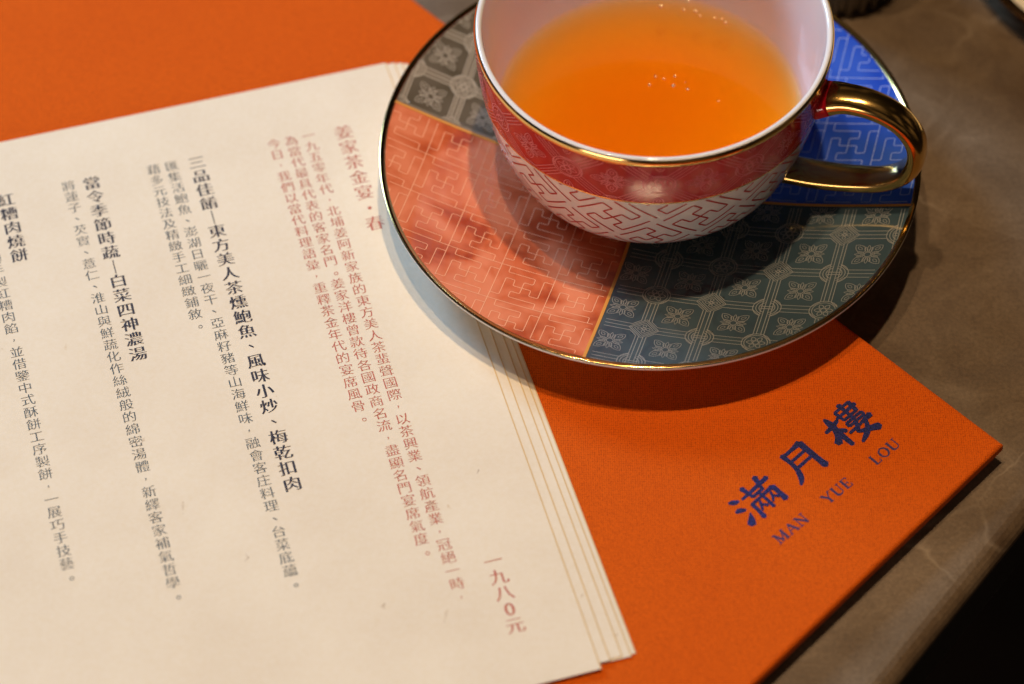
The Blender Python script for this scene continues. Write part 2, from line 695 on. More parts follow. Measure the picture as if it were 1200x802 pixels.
bevel_box("front_board", [fp(0, 0), fp(0.40, 0), fp(0.40, 0.32), fp(0, 0.32)], 0.0042, 0.0080, 0.0012, M_CLOTH, folder)
bevel_box("back_board", [fp(0.0035, 0.0035), fp(0.398, 0.0035), fp(0.398, 0.318), fp(0.0035, 0.318)], 0.0002, 0.0018, 0.0006, M_PAGES, folder)
bevel_box("inner_pages", [fp(0.006, 0.006), fp(0.396, 0.006), fp(0.396, 0.316), fp(0.006, 0.316)], 0.0018, 0.0042, 0.0003, M_PAGES, folder)

# brush characters and small roman letters stamped on the cloth
LO = Vector((0.0798, 0.4704))
LA = math.radians(42.5)
LX = Vector((math.cos(LA), math.sin(LA)))
LY = Vector((-math.sin(LA), math.cos(LA)))


def stroke_mesh(strokes, box, z, bold=1.55):
    """strokes: lists of (x, y, w) in a unit cell; box = x0, y0, x1, y1 in mm"""
    x0, y0, x1, y1 = box
    v, f = [], []
    for si_, st in enumerate(strokes):
        P = spline([(a, b, c) for a, b, c in st], 5) if len(st) > 2 else [Vector(st[0]).lerp(Vector(st[1]), k / 5) for k in range(6)]
        pts = [Vector((x0 + p.x * (x1 - x0), y0 + p.y * (y1 - y0))) for p in P]
        ws = [max(0.02, p.z) * bold * (y1 - y0) / 2 for p in P]
        n = len(pts)
        left, right = [], []
        for i in range(n):
            d = (pts[min(n - 1, i + 1)] - pts[max(0, i - 1)]).normalized()
            nn = Vector((-d.y, d.x))
            left.append(pts[i] + nn * ws[i])
            right.append(pts[i] - nn * ws[i])
        d0 = (pts[0] - pts[1]).normalized() * ws[0] * 0.6
        d1 = (pts[-1] - pts[-2]).normalized() * ws[-1] * 0.6
        ring = [pts[0] + d0] + left + [pts[-1] + d1] + right[::-1]
        b = len(v)
        zz = z + 0.000012 * si_
        for p in ring:
            w = LO + LX * (p.x / 1000) + LY * (p.y / 1000) - C0
            v.append((w.x, w.y, zz))
        m = n
        f.append((b, b + 1, b + 2 * m + 1))
        for i in range(m - 1):
            f.append((b + 1 + i, b + 2 + i, b + 2 * m - i, b + 2 * m + 1 - i))
        f.append((b + m, b + m + 1, b + m + 2))
    return v, f


MAN = [[(.05, .93, .05), (.13, .86, .10), (.22, .80, .05)],
       [(.00, .60, .05), (.08, .58, .10), (.18, .50, .06)],
       [(.03, .08, .15), (.10, .18, .12), (.20, .36, .02)],
       [(.30, .78, .05), (.60, .80, .07), (1.0, .84, .09)],
       [(.46, 1.03, .10), (.48, .82, .07), (.49, .64, .06)],
       [(.83, 1.05, .11), (.78, .84, .07), (.75, .64, .06)],
       [(.49, .65, .06), (.75, .66, .06)],
       [(.36, .50, .08), (.35, .28, .07), (.33, .02, .10)],
       [(.35, .50, .06), (.65, .52, .06), (.93, .54, .09)],
       [(.93, .54, .10), (.93, .28, .09), (.92, .04, .12)],
       [(.64, .64, .06), (.64, .34, .06), (.63, .08, .07)],
       [(.52, .44, .05), (.46, .30, .05), (.41, .20, .04)],
       [(.49, .34, .04), (.57, .21, .06)],
       [(.81, .44, .05), (.76, .30, .05), (.70, .20, .04)],
       [(.78, .34, .04), (.87, .21, .06)]]
YUE = [[(.28, .97, .10), (.29, .66, .08), (.26, .40, .09), (.16, .18, .10), (.02, .04, .04)],
       [(.27, .92, .07), (.55, .93, .07), (.84, .95, .12)],
       [(.84, .95, .12), (.84, .60, .11), (.84, .30, .11), (.85, .04, .13)],
       [(.30, .68, .06), (.80, .70, .06)],
       [(.29, .45, .06), (.80, .47, .06)]]
LOU = [[(.00, .70, .06), (.20, .72, .08), (.40, .77, .06)],
       [(.21, .99, .05), (.22, .82, .11), (.20, .50, .10), (.20, .06, .08)],
       [(.20, .66, .07), (.12, .45, .10), (.00, .30, .13)],
       [(.23, .60, .05), (.31, .48, .08), (.36, .42, .07)],
       [(.42, .80, .05), (.70, .81, .06), (.99, .83, .07)],
       [(.70, 1.05, .09), (.70, .80, .06), (.69, .50, .06)],
       [(.50, .95, .05), (.91, .96, .05)], [(.50, .95, .06), (.51, .66, .05)],
       [(.91, .96, .08), (.89, .66, .07)], [(.51, .66, .05), (.89, .67, .05)],
       [(.48, .56, .05), (.93, .57, .05)], [(.48, .46, .05), (.93, .47, .05)],
       [(.48, .56, .05), (.48, .46, .05)], [(.93, .57, .05), (.93, .47, .05)],
       [(.66, .46, .07), (.58, .30, .07), (.52, .22, .05), (.72, .12, .09), (.95, .00, .13)],
       [(.86, .36, .06), (.74, .16, .08), (.60, .05, .09), (.40, -.04, .05)],
       [(.36, .32, .05), (.68, .34, .05), (1.02, .38, .10)]]
ZT = 0.00804
for name, st, bx in (("character", MAN, (-25.8, -5.4, -11.4, 5.2)), ("character", YUE, (-6.6, -5.2, 5.2, 5.9)),
                     ("character", LOU, (11.2, -5.8, 24.4, 6.2))):
    vv_, ff_ = stroke_mesh(st, bx, ZT)
    obj(name, vv_, ff_, M_FOIL, folder)


def seg(x0, y0, x1, y1, w):
    return [(x0, y0, w), (x1, y1, w)]


T1, T2, SF = 0.16, 0.07, 0.06
LET = {
    'M': [seg(.12, .0, .12, 1, T2), seg(.12, 1, .5, .08, T1), seg(.5, .08, .88, 1, T2), seg(.88, 1, .88, 0, T1),
          seg(-.04, 0, .28, 0, SF), seg(.72, 0, 1.04, 0, SF), seg(-.04, 1, .18, 1, SF), seg(.82, 1, 1.04, 1, SF)],
    'A': [seg(.08, 0, .5, 1, T2), seg(.5, 1, .92, 0, T1), seg(.25, .36, .75, .36, SF), seg(-.06, 0, .24, 0, SF), seg(.74, 0, 1.06, 0, SF)],
    'N': [seg(.14, 0, .14, 1, T2), seg(.14, 1, .86, .0, T1), seg(.86, 0, .86, 1, T2), seg(-.02, 0, .3, 0, SF), seg(.7, 1, 1.02, 1, SF), seg(-.02, 1, .2, 1, SF)],
    'Y': [seg(.08, 1, .5, .45, T1), seg(.92, 1, .5, .45, T2), seg(.5, .48, .5, 0, T1), seg(-.06, 1, .24, 1, SF), seg(.76, 1, 1.06, 1, SF), seg(.32, 0, .68, 0, SF)],
    'U': [[(.16, 1, T1), (.16, .45, T1), (.2, .12, T1), (.5, .0, .09), (.8, .12, T2), (.84, .45, T2), (.84, 1, T2)], seg(0, 1, .32, 1, SF), seg(.7, 1, 1, 1, SF)],
    'E': [seg(.2, 0, .2, 1, T1), seg(.06, 1, .86, 1, SF), seg(.06, 0, .9, 0, SF), seg(.2, .5, .66, .5, SF), seg(.86, 1, .88, .78, SF), seg(.9, 0, .93, .25, SF), seg(.66, .38, .66, .62, SF)],
    'L': [seg(.24, 0, .24, 1, T1), seg(.08, 1, .42, 1, SF), seg(.08, 0, .9, 0, SF), seg(.9, 0, .93, .27, SF)],
    'O': [[(.5, 1, .08), (.16, .82, .12), (.06, .5, T1), (.16, .18, .12), (.5, 0, .08), (.84, .18, .12), (.94, .5, T1), (.84, .82, .12), (.5, 1, .08)]],
}
cap0, cap1 = -14.2, -11.1
for word, xs, wl in (("MAN", -24.3, (3.9, 3.5, 3.5)), ("YUE", -5.5, (3.3, 3.3, 2.8)), ("LOU", 13.4, (2.8, 3.3, 3.4))):
    x = xs
    for ch, wd in zip(word, wl):
        vv_, ff_ = stroke_mesh(LET[ch], (x, cap0, x + wd - 0.35, cap1), ZT, 1.45)
        obj("letter", vv_, ff_, M_FOIL2, folder)
        x += wd + 0.35

# ------------------------------------------------------------------ menu cards
PO = Vector((-0.0925, 0.5786))
AL = 0.26635
PG = Vector((math.cos(AL), math.sin(AL)))
PE = Vector((math.sin(AL), -math.cos(AL)))


def page(u, v):
    """menu page frame in mm: u to the right, v down the columns"""
    p = PO + PG * (u / 1000) + PE * (v / 1000)
    return p


TH = 0.0003
edges = [((63.5, -23.3), (65.2, 198.3)), ((66.2, -22.9), (68.2, 196.3)), ((68.4, -22.6), (71.6, 195.7)),
         ((69.9, -22.2), (74.0, 196.3)), ((71.0, -21.9), (75.5, 195.6))]
clabels = ["cream menu card printed with red and black columns of characters, on top of its stack",
           "blank cream menu card right under the printed top card, its right edge showing",
           "cream menu card in the middle of the stack, third from the top",
           "cream menu card just above the lowest one, with only its right edge showing",
           "lowest cream menu card, lying on the orange folder and sticking out farthest right"]
cards = []
for k in range(5):
    i = 4 - k
    tr_, br_ = edges[i]
    z0 = 0.00802 + k * TH
    z1 = z0 + TH - 0.00002
    o3 = page(0, 0)
    card = empty("menu_card", (o3.x, o3.y, z0), clabels[i], "menu card", "menu cards stacked on the orange folder")
    tl_ = (-190, tr_[1] - 1.2)
    bl_ = (-190, br_[1] + 1.5)
    ring = [tl_, bl_, br_, tr_]          # CCW seen from above
    e = 0.38                             # width of the bevelled gilt edge in mm

    def loc3(u, v_, z):
        p = page(u, v_) - o3
        return (p.x, p.y, z - z0)
    N = 24
    # right edge subdivided, with the least bit of waviness as cut card has
    right_o, right_i = [], []
    for q in range(N + 1):
        t_ = q / N
        u = br_[0] + (tr_[0] - br_[0]) * t_ + 0.06 * math.sin(t_ * 9 + i)
        vv2 = br_[1] + (tr_[1] - br_[1]) * t_
        right_o.append((u, vv2))
        right_i.append((u - e, vv2))
    V = []
    F = []
    # top face (paper)
    a_ = [loc3(tl_[0], tl_[1], z1), loc3(bl_[0], bl_[1], z1)] + [loc3(*p, z1) for p in right_i]
    F.append(tuple(range(len(a_))))
    V += a_
    b0 = len(V)
    V += [loc3(tl_[0], tl_[1], z0), loc3(bl_[0], bl_[1], z0)] + [loc3(*p, z0) for p in right_o]
    nn_ = len(right_o)
    F.append(tuple(reversed(range(b0, b0 + nn_ + 2))))
    F.append((0, b0, b0 + 1, 1))
    F.append((1, b0 + 1, b0 + 2, 2))
    F.append((0, 1 + nn_, b0 + 1 + nn_, b0))
    obj("sheet", V, F, M_PAPER, card)
    V2, F2 = [], []
    for (po, pi_) in zip(right_o, right_i):
        V2 += [loc3(pi_[0], pi_[1], z1), loc3(po[0], po[1], z0 + 0.00012), loc3(po[0], po[1], z0)]
    for q in range(N):
        for r2 in (0, 1):
            F2.append((q * 3 + r2, q * 3 + r2 + 1, q * 3 + 3 + r2 + 1, q * 3 + 3 + r2))
    obj("gilt_edge", V2, F2, M_EDGE, card)
    cards.append(card)
topcard = cards[-1]
ZP = 0.00802 + 5 * TH + 0.00001
zrel = ZP - topcard.location.z

# ---- lettering: every character's outline is taken from the built-in font and given
# the thin level and heavier upright strokes of a printed book face
_cache = {}
_em = {}


def glyph_raw(ch):
    cu = bpy.data.curves.new("glyph", 'FONT')
    cu.body = ch
    cu.size = 1.0
    cu.resolution_u = 3
    ob = bpy.data.objects.new("glyph", cu)
    col.objects.link(ob)
    dg = bpy.context.evaluated_depsgraph_get()
    me = bpy.data.meshes.new_from_object(ob.evaluated_get(dg))
    vs_ = [(p.co.x, p.co.y) for p in me.vertices]
    fs_ = []
    for p in me.polygons:
        fs_.append(tuple(p.vertices) if p.normal.z >= 0 else tuple(reversed(p.vertices)))
    bpy.data.objects.remove(ob)
    bpy.data.curves.remove(cu)
    bpy.data.meshes.remove(me)
    return vs_, fs_


def glyph(ch):
    if ch in _cache:
        return _cache[ch]
    vs_, fs_ = glyph_raw(ch)
    # merge doubles so that the outline is found
    key, remap, V = {}, [], []
    for p in vs_:
        k = (round(p[0], 5), round(p[1], 5))
        if k not in key:
            key[k] = len(V)
            V.append(p)
        remap.append(key[k])
    F = []
    for f_ in fs_:
        g_ = tuple(remap[i] for i in f_)
        if len(set(g_)) == len(g_):
            F.append(g_)
    cnt = {}
    for f_ in F:
        for i in range(len(f_)):
            a, b = f_[i], f_[(i + 1) % len(f_)]
            cnt[(a, b)] = cnt.get((a, b), 0) + 1
    N = {}
    for (a, b) in cnt:
        if (b, a) not in cnt:
            d = Vector((V[b][0] - V[a][0], V[b][1] - V[a][1]))
            if d.length < 1e-7:
                continue
            d.normalize()
            nrm = Vector((d.y, -d.x))
            N.setdefault(a, []).append(nrm)
            N.setdefault(b, []).append(nrm)
    off = []
    for i in range(len(V)):
        if i in N:
            s_ = Vector((0, 0))
            for x in N[i]:
                s_ += x
            # per axis: keep the extreme of each component so corners move fully
            nx = max((x.x for x in N[i]), key=abs)
            ny = max((x.y for x in N[i]), key=abs)
            off.append((nx, ny))
        else:
            off.append((0, 0))
    _cache[ch] = (V, F, off)
    return _cache[ch]


def bbox(V):
    xs = [p[0] for p in V]
    ys = [p[1] for p in V]
    return min(xs), min(ys), max(xs), max(ys)


_b = bbox(glyph('國')[0])
EMC = ((_b[0] + _b[2]) / 2, (_b[1] + _b[3]) / 2)
EMS = max(_b[2] - _b[0], _b[3] - _b[1]) / 0.90      # one em


def column(text, u0, v0, pitch, size, material, ax, ay, slope=0.010, name="text_column"):
    V, F = [], []
    for k, ch in enumerate(text):
        if ch == ' ':
            continue
        v_ = v0 + pitch * k
        u = u0 + slope * v_
        if ch == '—':
            for (x, y) in ((-0.03, -0.5), (0.03, -0.5), (0.03, 0.5), (-0.03, 0.5)):
                p = page(u + x * size, v_ - y * size) - page(0, 0)
                V.append((p.x, p.y, zrel + 0.00002))
            n0 = len(V) - 4
            F.append((n0, n0 + 1, n0 + 2, n0 + 3))
            continue
        gv, gf, off = glyph(ch)
        cx, cy = EMC
        sc = 1.0
        sx = 1.0
        if ch in '，。、・':
            b = bbox(gv)
            cx, cy = (b[0] + b[2]) / 2, (b[1] + b[3]) / 2
            if ch == '，':
                sc = 0.62
            if ch == '。':
                cx -= 0.12 * EMS
                cy += 0.12 * EMS
        if ch == '0':
            b = bbox(gv)
            cx, cy = (b[0] + b[2]) / 2, (b[1] + b[3]) / 2
            sc = 1.12
        punct = ch in '，。、・'
        n0 = len(V)
        # long level strokes such as in the numerals are thinned most
        for (x, y), (nx, ny) in zip(gv, off):
            X = ((x - cx) / EMS) * sc + (0 if punct else nx * ax)
            Y = ((y - cy) / EMS) * sc + (0 if punct else ny * ay)
            p = page(u + X * size * sx, v_ - Y * size) - page(0, 0)
            V.append((p.x, p.y, zrel + 0.00002))
        for f_ in gf:
            F.append(tuple(n0 + i for i in f_))
    return obj(name, V, F, material, topcard)


BD = (0.006, -0.016)       # body weight: (sideways, lengthways) outline offset in em
HD = (0.026, -0.014)        # heading weight
TD = (0.014, -0.015)
column("姜家茶金宴・春", 44.5, 0.4, 6.08, 5.6, M_RED_INK, *TD, slope=0.012)
column("一九五零年代，北埔姜阿新家族的東方美人茶蜚聲國際，以茶興業、領航產業，冠絕一時，", 34.1, -1.2, 4.32, 4.05, M_RED_INK, *BD)
column("為當代最具代表的客家名門。姜家洋樓曾款待各國政商名流，盡顯名門宴席氣度。", 28.7, -0.6, 4.33, 4.05, M_RED_INK, *BD)
column("今日，我們以當代料理語彙，重釋茶金年代的宴席風骨。", 23.5, -0.8, 4.35, 4.05, M_RED_INK, *BD)
column("一九八0元", 45.3, 158.6, 5.25, 5.1, M_RED_INK, *TD)
column("三品佳餚—東方美人茶燻鮑魚、風味小炒、梅乾扣肉", 0.0, 0.0, 5.44, 5.05, M_BLACK_INK, *HD, slope=0.0085)
column("匯集活鮑魚、澎湖日曬一夜干、亞麻籽豬等山海鮮味，融會客庄料理、台菜底蘊。", -7.4, -0.7, 4.34, 4.0, M_GREY_INK, *BD)
column("藉多元技法及精緻手工細緻鋪敘。", -12.8, -0.8, 4.31, 4.0, M_GREY_INK, *BD)
column("當令季節時蔬—白菜四神濃湯", -31.3, -0.7, 5.45, 5.05, M_BLACK_INK, *HD)
column("將蓮子、芡實、薏仁、淮山與鮮蔬化作絲絨般的綿密湯體，新繹客家補氣哲學。", -38.0, -1.5, 4.35, 4.0, M_GREY_INK, *BD, slope=0.009)
column("紅糟肉燒餅", -56.7, -1.1, 5.38, 5.05, M_BLACK_INK, *HD)
column("    師傅手製紅糟肉餡，並借鑒中式酥餅工序製餅，一展巧手技藝。", -63.7, -1.6, 4.335, 4.0, M_GREY_INK, *BD, slope=0.007)

# ------------------------------------------------------------------ saucer
SC = (0.0402, 0.5677)
SZ = 0.0080
saucer = empty("saucer", (SC[0], SC[1], SZ), "round porcelain saucer painted in coral, teal, taupe and blue quarters with gold edge", "saucer")


def zt(r):
    return 0.004 + 0.0135 * (max(0.0, r - 0.027) / 0.051) ** 1.35


prof = []
for k in range(41):
    r = 0.0775 * k / 40
    prof.append((max(r, 1e-5), zt(r)))
prof += [(0.0779, zt(0.0779) + 0.00002), (0.0781, zt(0.078) - 0.0003), (0.0781, zt(0.078) - 0.0008), (0.0779, zt(0.078) - 0.0013), (0.0770, zt(0.077) - 0.0018)]
for k in range(12):
    r = 0.076 - (0.076 - 0.037) * k / 11
    prof.append((r, zt(r) - 0.0017 - 0.0010 * k / 11))
prof += [(0.0358, 0.0012), (0.0352, 0.0001), (0.0340, 0.0001), (0.0334, 0.0014), (0.032, 0.0018), (0.00001, 0.0018)]
lathe("dish", prof, M_PORC, saucer, 220, flip=True)
BETA = math.radians(-15.6)
QU = Vector((math.cos(BETA), math.sin(BETA)))
QV = Vector((-math.sin(BETA), math.cos(BETA)))


def on_saucer(h):
    def fm_(x, y):
        p = QU * x + QV * y
        return (p.x, p.y, zt(p.length) + h)
    return fm_


RQ = 0.0768
quads = (("coral_quarter", M_Q_RED, 2), ("teal_quarter", M_Q_TEAL, 3), ("blue_quarter", M_Q_BLUE, 0), ("taupe_quarter", M_Q_TAUPE, 1))
for name, m_, q in quads:
    V, F = [], []
    nr, na = 40, 48
    fm_ = on_saucer(0.00004)
    for i in range(nr + 1):
        r = 0.0002 + (RQ - 0.0002) * i / nr
        for j in range(na + 1):
            a = q * PI / 2 + PI / 2 * j / na
            V.append(fm_(r * math.cos(a), r * math.sin(a)))
    for i in range(nr):
        for j in range(na):
            a = i * (na + 1) + j
            F.append((a, a + na + 1, a + na + 2, a + 1))
    obj(name, V, F, m_, saucer, True)


def quarter(q, m=0.0009, rmax=0.0764):
    sx_, sy_ = ((1, 1), (-1, 1), (-1, -1), (1, -1))[q]
    return lambda x, y: x * sx_ > m and y * sy_ > m and math.hypot(x, y) < rmax


L = 0.01575
W = 0.00021
# coral fret: node seen at local (-53.7,-15.7) mm
def to_q(x, y):
    p = Vector((x, y))
    return p.dot(QU), p.dot(QV)


nx, ny = to_q(-0.0537, -0.0157)
rb = Ribbon(on_saucer(0.00009), quarter(2))
for i in range(-4, 6):
    for j in range(-6, 6):
        fret_cell(rb, nx + i * L, ny + j * L, L, W)
rb.build("fret_print", M_L_PEACH, saucer)
nx, ny = to_q(0.0570, 0.0318)
rb = Ribbon(on_saucer(0.00009), quarter(0))
for i in range(-5, 5):
    for j in range(-6, 6):
        fret_cell(rb, nx + i * L, ny + j * L, L, W)
rb.build("fret_print", M_L_BLUE, saucer)
# teal octagons: a flower at (-4.75,-35.1) mm
for q, fx, fy, ml, mo, ii in ((3, -0.00475, -0.0351, M_L_SILVER, M_OCT_TEAL, 2), (1, -0.0635, 0.0249, M_L_TAUPE, M_OCT_TAUPE, 0)):
    nx, ny = to_q(fx, fy)
    keep = quarter(q)
    rb = Ribbon(on_saucer(0.00009), keep)
    V, F = [], []
    fo = on_saucer(0.000065)
    for i in range(-8, 9):
        for j in range(-8, 9):
            cx, cy = nx + i * L, ny + j * L
            if math.hypot(cx, cy) > 0.092:
                continue
            octagon_lines(rb, cx, cy, L, W, i + ii, -j)
            # the darker glazed octagon field, cut to the quarter
            G_ = 14
            h = 0.5 * L - 0.095 * L
            c_ = 0.13 * L
            idx = {}
            for a in range(G_ + 1):
                for b in range(G_ + 1):
                    x = -h + 2 * h * a / G_
                    y = -h + 2 * h * b / G_
                    ex = abs(x) + abs(y) - (2 * h - c_)
                    if ex > 0:
                        x -= math.copysign(ex / 2, x)
                        y -= math.copysign(ex / 2, y)
                    if keep(cx + x, cy + y):
                        idx[(a, b)] = len(V)
                        V.append(fo(cx + x, cy + y))
            for a in range(G_):
                for b in range(G_):
                    ks = [(a, b), (a + 1, b), (a + 1, b + 1), (a, b + 1)]
                    if all(k in idx for k in ks):
                        F.append(tuple(idx[k] for k in ks))
    obj("octagon_fields", V, F, mo, saucer, True)
    rb.build("flower_print", ml, saucer)

# dividing lines and gilt edge
rb = Ribbon(on_saucer(0.00013), lambda x, y: math.hypot(x, y) < 0.0770)
rb.line([(-0.077, 0), (0.077, 0)], 0.0009)
rb.map = on_saucer(0.00016)
rb.line([(0, -0.077), (0, 0.077)], 0.0009)
rb.build("dividing_line", M_GOLD_LINE, saucer)
lathe("gold_rim", [(0.0763, zt(0.0763) + 0.00006), (0.0768, zt(0.0768) + 0.00022), (0.0774, zt(0.0774) + 0.00026), (0.0779, zt(0.0779) + 0.00014), (0.0781, zt(0.078) - 0.0001)], M_GOLD, saucer, 260, flip=True)

# ------------------------------------------------------------------ teacup
KC = (0.0403, 0.5754)
CZ = SZ + 0.0041
cup = empty("teacup", (KC[0], KC[1], CZ), "porcelain teacup with crimson band, red fret pattern below and gold handle", "teacup")
dz = 0.012
outer = [(0.0235, 0.0120), (0.0246, 0.0122), (0.0250, 0.0146), (0.0290, 0.0158), (0.0345, 0.0180), (0.0393, 0.0222), (0.0423, 0.0266), (0.0443, 0.0318), (0.0459, 0.0372), (0.0473, 0.0435), (0.0488, 0.0520), (0.0497, 0.0605), (0.0500, 0.0690)]
inner = [(0.0480, 0.0692), (0.0475, 0.0640), (0.0468, 0.0570), (0.0459, 0.0490), (0.0449, 0.0415), (0.0434, 0.0345), (0.0405, 0.0275), (0.0358, 0.0228), (0.0280, 0.0196), (0.0180, 0.0184), (0.00001, 0.0178)]
OS = [(p.x, p.y - dz) for p in spline(outer, 8)]
IS = [(p.x, p.y - dz) for p in spline(inner, 8)]
lip = [(0.0499, 0.0696 - dz), (0.0496, 0.0701 - dz), (0.0490, 0.0703 - dz), (0.0484, 0.0701 - dz), (0.0481, 0.0697 - dz)]
foot_in = [(0.00001, 0.0138 - dz), (0.0215, 0.0138 - dz), (0.0222, 0.0121 - dz)]
allp = foot_in + OS + lip + IS
body = lathe("cup_body", allp, M_PORC, cup, 240)
body.data.materials.append(M_WET)
wet0 = len(foot_in + OS + lip) + sum(1 for p in IS if p[1] > 0.0362 - dz)
for i, p in enumerate(body.data.polygons):
    if i % (len(allp) - 1) >= wet0:
        p.material_index = 1
# arc length along the outer profile, measured down from the gold line
ol = [Vector(p) for p in OS]
cum = [0.0]
for a, b in zip(ol, ol[1:]):
    cum.append(cum[-1] + (b - a).length)


def at_arc(s_):
    """point and normal at arc length s_ from the foot end"""
    s_ = min(max(s_, 0), cum[-1] - 1e-7)
    for i in range(len(cum) - 1):
        if cum[i] <= s_ <= cum[i + 1]:
            t_ = (s_ - cum[i]) / (cum[i + 1] - cum[i])
            p = ol[i].lerp(ol[i + 1], t_)
            d = (ol[i + 1] - ol[i]).normalized()
            return p, Vector((d.y, -d.x))
    return ol[-1], Vector((1, 0))


sg = 0.0
for i, p in enumerate(ol):
    if p.y <= 0.0515 - dz:
        sg = cum[i]
NREP = 12
DG = L * math.sqrt(2)


def on_cup(h):
    def fm_(x, y):
        """x along the rim (one repeat = DG), y up from the gold line"""
        p, nn = at_arc(sg + y)
        q = p + nn * h
        a = -PI / 2 + x / DG * 2 * PI / NREP
        return (q.x * math.cos(a), q.x * math.sin(a), q.y)
    return fm_


band = []
smax = cum[-1] - sg
for k in range(15):
    p, nn = at_arc(sg + 0.0002 + (smax - 0.0012) * k / 14)
    q = p + nn * 0.00005
    band.append((q.x, q.y))
lathe("crimson_band", band, M_BAND, cup, 240)
rb = Ribbon(on_cup(0.00011), lambda x, y: 0.0006 < y < smax - 0.0016, step=0.0009)
my = 0.0092
for k in range(NREP):
    x0 = k * DG
    # a medallion stands at the middle of the front; flowers half a repeat to each side
    for (cx, cy, kind) in ((x0, my, 0), (x0 + DG / 2, my + DG / 2, 1), (x0 + DG / 2, my - DG / 2, 2)):
        medallion(rb, kind, cx, cy, L, W, PI / 4)
    for (cx, cy) in ((x0 + DG / 2, my), (x0, my + DG / 2), (x0, my - DG / 2)):
        rosette(rb, cx, cy, L, W, PI / 4)
        rb.line(oct_outline(cx, cy, L, 0.095 * L, 0.13 * L, PI / 4), W, True)
    for sx_ in (1, -1):
        for sy_ in (1, -1):
            for o_ in (-0.03 * L, 0.03 * L):
                c45 = math.sqrt(0.5)
                a = (x0 + sx_ * (0.27 * L) * c45 - o_ * c45 * sy_, my + sy_ * (0.27 * L) * c45 + o_ * c45 * sx_)
                b = (x0 + sx_ * (0.73 * L) * c45 - o_ * c45 * sy_, my + sy_ * (0.73 * L) * c45 + o_ * c45 * sx_)
                rb.line([a, b], W)
rb.build("flower_print", M_L_ROSE, cup)
rb = Ribbon(on_cup(0.00006), lambda x, y: -0.0335 < y < -0.0006, step=0.0009)
W2 = 0.00058
for k in range(NREP):
    for j in range(0, 4):
        # corridor crossings at x = k*DG, y = -10 mm
        for half in (0, 1):
            cx = k * DG + half * DG / 2
            cy = -0.0098 + DG * (1 - j) + (DG / 2 if half else 0)
            # cell whose top corner is the crossing: rotated 45 degrees
            fret_cell(rb, cx, cy, L, W2, rot=-PI / 4, full=False, grid=False)
rb.build("fret_print", M_L_RED, cup)
lathe("gold_line", [(lambda p: (p.x + 0.00005, p.y))(at_arc(sg - 0.0003)[0]), (lambda p: (p.x + 0.00016, p.y))(at_arc(sg)[0]), (lambda p: (p.x + 0.00006, p.y))(at_arc(sg + 0.0003)[0])], M_GOLD, cup, 200)
zr = 0.0695 - dz
lathe("gold_rim", [(0.05004, zr - 0.0018), (0.05020, zr - 0.0014), (0.05022, zr - 0.0006), (0.05012, zr + 0.0001), (0.0497, zr + 0.00055)], M_GOLD, cup, 260)

# handle: a flattened gilt loop
az = math.radians(-19)
ha, hn = Vector((math.cos(az), math.sin(az), 0)), Vector((-math.sin(az), math.cos(az), 0))
cl_ = spline([(0.0485, 0.0560), (0.0555, 0.0590), (0.0640, 0.0590), (0.0715, 0.0558), (0.0764, 0.0495), (0.0774, 0.0420), (0.0750, 0.0350),
              (0.0690, 0.0298), (0.0605, 0.0268), (0.0505, 0.0248), (0.0400, 0.0238)], 7)


def sweep(name, pts, i0, i1, material, h=0.0, n=28):
    V, F = [], []
    tot = len(pts) - 1
    rows = 0
    for i in range(i0, i1 + 1):
        p = pts[i]
        d = (pts[min(tot, i + 1)] - pts[max(0, i - 1)]).normalized()
        out_ = Vector((-d.y, d.x))       # in the (rho, z) plane, outwards
        t_ = i / tot
        wd = 0.0053 - 0.0009 * math.sin(PI * min(1, t_ * 1.1)) + (0.0012 * max(0, 1 - t_ * 9)) - 0.0004 * t_
        th = 0.0033 + 0.0008 * max(0, 1 - t_ * 9) - 0.0005 * t_
        for k in range(n):
            a = 2 * PI * k / n
            ca, sa = math.cos(a), math.sin(a)
            x = math.copysign(abs(ca) ** 0.85, ca) * (wd + h)
            y = math.copysign(abs(sa) ** (0.9 if sa > 0 else 0.62), sa) * (th + h) * (1.0 if sa > 0 else 0.75)
            q = p + out_ * y
            w = ha * q.x + hn * x
            V.append((w.x, w.y, q.y - dz))
        rows += 1
    for i in range(rows - 1):
        for k in range(n):
            k2 = (k + 1) % n
            F.append((i * n + k, i * n + k2, (i + 1) * n + k2, (i + 1) * n + k))
    F.append(tuple(range(n)))
    F.append(tuple(reversed(range((rows - 1) * n, rows * n))))
    return obj(name, V, F, material, cup, True)


handle = sweep("handle", cl_, 0, len(cl_) - 1, M_GOLD_H)
root = sweep("handle_collar", cl_, 0, 4, M_BAND, 0.00004)
root.parent = handle

# ------------------------------------------------------------------ tea
tz = 0.0365
TR = 0.0438
tea_prof = [(0.00001, tz - dz), (0.02, tz - dz), (TR - 0.0040, tz - dz), (TR - 0.0025, tz - dz), (TR - 0.0014, tz - dz + 0.00004), (TR - 0.0006, tz - dz + 0.0002), (TR + 0.0001, tz - dz + 0.0007)]
k0 = [p for p in IS if p[1] < tz - dz + 0.0002]
tea_prof += [(p[0] + 0.00025, p[1] - 0.00015) for p in k0[:-1]] + [(0.00001, k0[-1][1] - 0.00015)]
tea = lathe("tea", tea_prof, M_TEA, None, 160, flip=True)
tea.location = (KC[0], KC[1], CZ)
tag(tea, "clear amber orange tea filling the white inside of the cup", "tea")

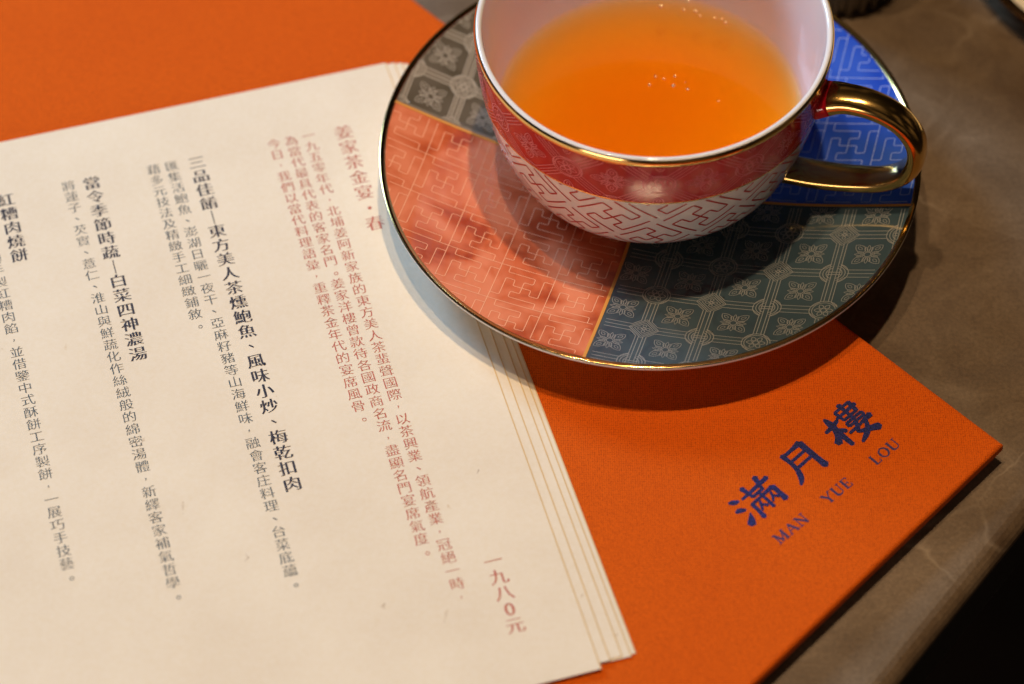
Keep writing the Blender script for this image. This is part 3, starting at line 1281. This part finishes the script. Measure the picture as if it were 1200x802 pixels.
BUBBLES = [(0.0, 0.0079, 0.00045), (0.0019, 0.0112, 0.0004), (0.0043, 0.0102, 0.0003), (0.0069, 0.0075, 0.00055), (0.0075, 0.0112, 0.0004),
           (0.011, 0.0061, 0.0004), (0.0104, 0.0088, 0.0002), (0.0197, 0.0014, 0.0002), (0.0044, 0.039, 0.0007), (0.0111, 0.0375, 0.0005),
           (0.0146, 0.0368, 0.0006), (0.0158, 0.035, 0.0004), (0.0202, 0.034, 0.0004), (0.0232, 0.0322, 0.0006), (0.0222, 0.0336, 0.0004)]
# tiny bubbles floating on the tea: a loose group in the middle and some along the far wall
M_BUB = bpy.data.materials.new("bubble_film")
M_BUB.use_nodes = True
nt = M_BUB.node_tree
nt.nodes.clear()
out = nt.nodes.new("ShaderNodeOutputMaterial")
mx = nt.nodes.new("ShaderNodeMixShader")
mx.inputs[0].default_value = 0.85
tr = nt.nodes.new("ShaderNodeBsdfTransparent")
tr.inputs[0].default_value = (1.0, 0.93, 0.8, 1)
gl = nt.nodes.new("ShaderNodeBsdfGlossy")
gl.inputs["Roughness"].default_value = 0.36
gl.inputs["Color"].default_value = (1.0, 0.82, 0.55, 1)
nt.links.new(tr.outputs[0], mx.inputs[1])
nt.links.new(gl.outputs[0], mx.inputs[2])
nt.links.new(mx.outputs[0], out.inputs["Surface"])
for (bx, by, br) in BUBBLES:
    b = lathe("bubble", [(br, 0.0), (br * 0.96, br * 0.3), (br * 0.82, br * 0.58), (br * 0.55, br * 0.82), (br * 0.25, br * 0.95), (0.00001, br)], M_BUB, tea, 20)
    b.location = (bx, by, tz - dz + (0.00002 if math.hypot(bx, by) < TR - 0.002 else 0.0003))

# ------------------------------------------------------------------ neighbours at the top of the picture
hold = empty("metal_holder", (0.1030, 0.6612, 0.0), "dark fluted metal holder standing behind the blue quarter of the saucer", "holder")
lathe("holder_body", [(0.00001, 0.0002), (0.0165, 0.0002), (0.0172, 0.0008), (0.0173, 0.006), (0.0171, 0.03), (0.0177, 0.060), (0.0172, 0.0615), (0.0164, 0.060), (0.0160, 0.008), (0.00001, 0.007)], M_DARKMETAL, hold, 64)
for q in range(26):
    a = 2 * PI * q / 26
    V, F = [], []
    for z in (0.0016, 0.0575):
        for da, r in ((-0.055, 0.0172), (-0.035, 0.0183), (0.035, 0.0183), (0.055, 0.0172)):
            V.append((r * math.cos(a + da), r * math.sin(a + da), z))
    F = [(0, 1, 5, 4), (1, 2, 6, 5), (2, 3, 7, 6), (3, 0, 4, 7), (3, 2, 1, 0), (4, 5, 6, 7)]
    obj("flute", V, F, M_DARKMETAL, hold)

pl = empty("side_plate", (0.2055, 0.6745, 0.0), "cream plate with dark gold rim, cut off at the top right corner", "plate")
pp = [(0.00001, 0.003), (0.030, 0.0032), (0.048, 0.0055), (0.061, 0.0092), (0.0625, 0.0098), (0.0632, 0.0094), (0.062, 0.0080), (0.048, 0.0040), (0.034, 0.0018), (0.0335, 0.0003), (0.0322, 0.0003), (0.031, 0.0016), (0.00001, 0.0018)]
lathe("dish", pp, M_CREAM, pl, 128, flip=True)
lathe("gold_rim", [(0.0600, 0.0090), (0.0612, 0.0094), (0.0626, 0.0100), (0.0635, 0.0096), (0.0636, 0.0090), (0.0624, 0.0080)], mat("dark_gold", (0.25, 0.13, 0.05), 0.2, 1.0), pl, 128)
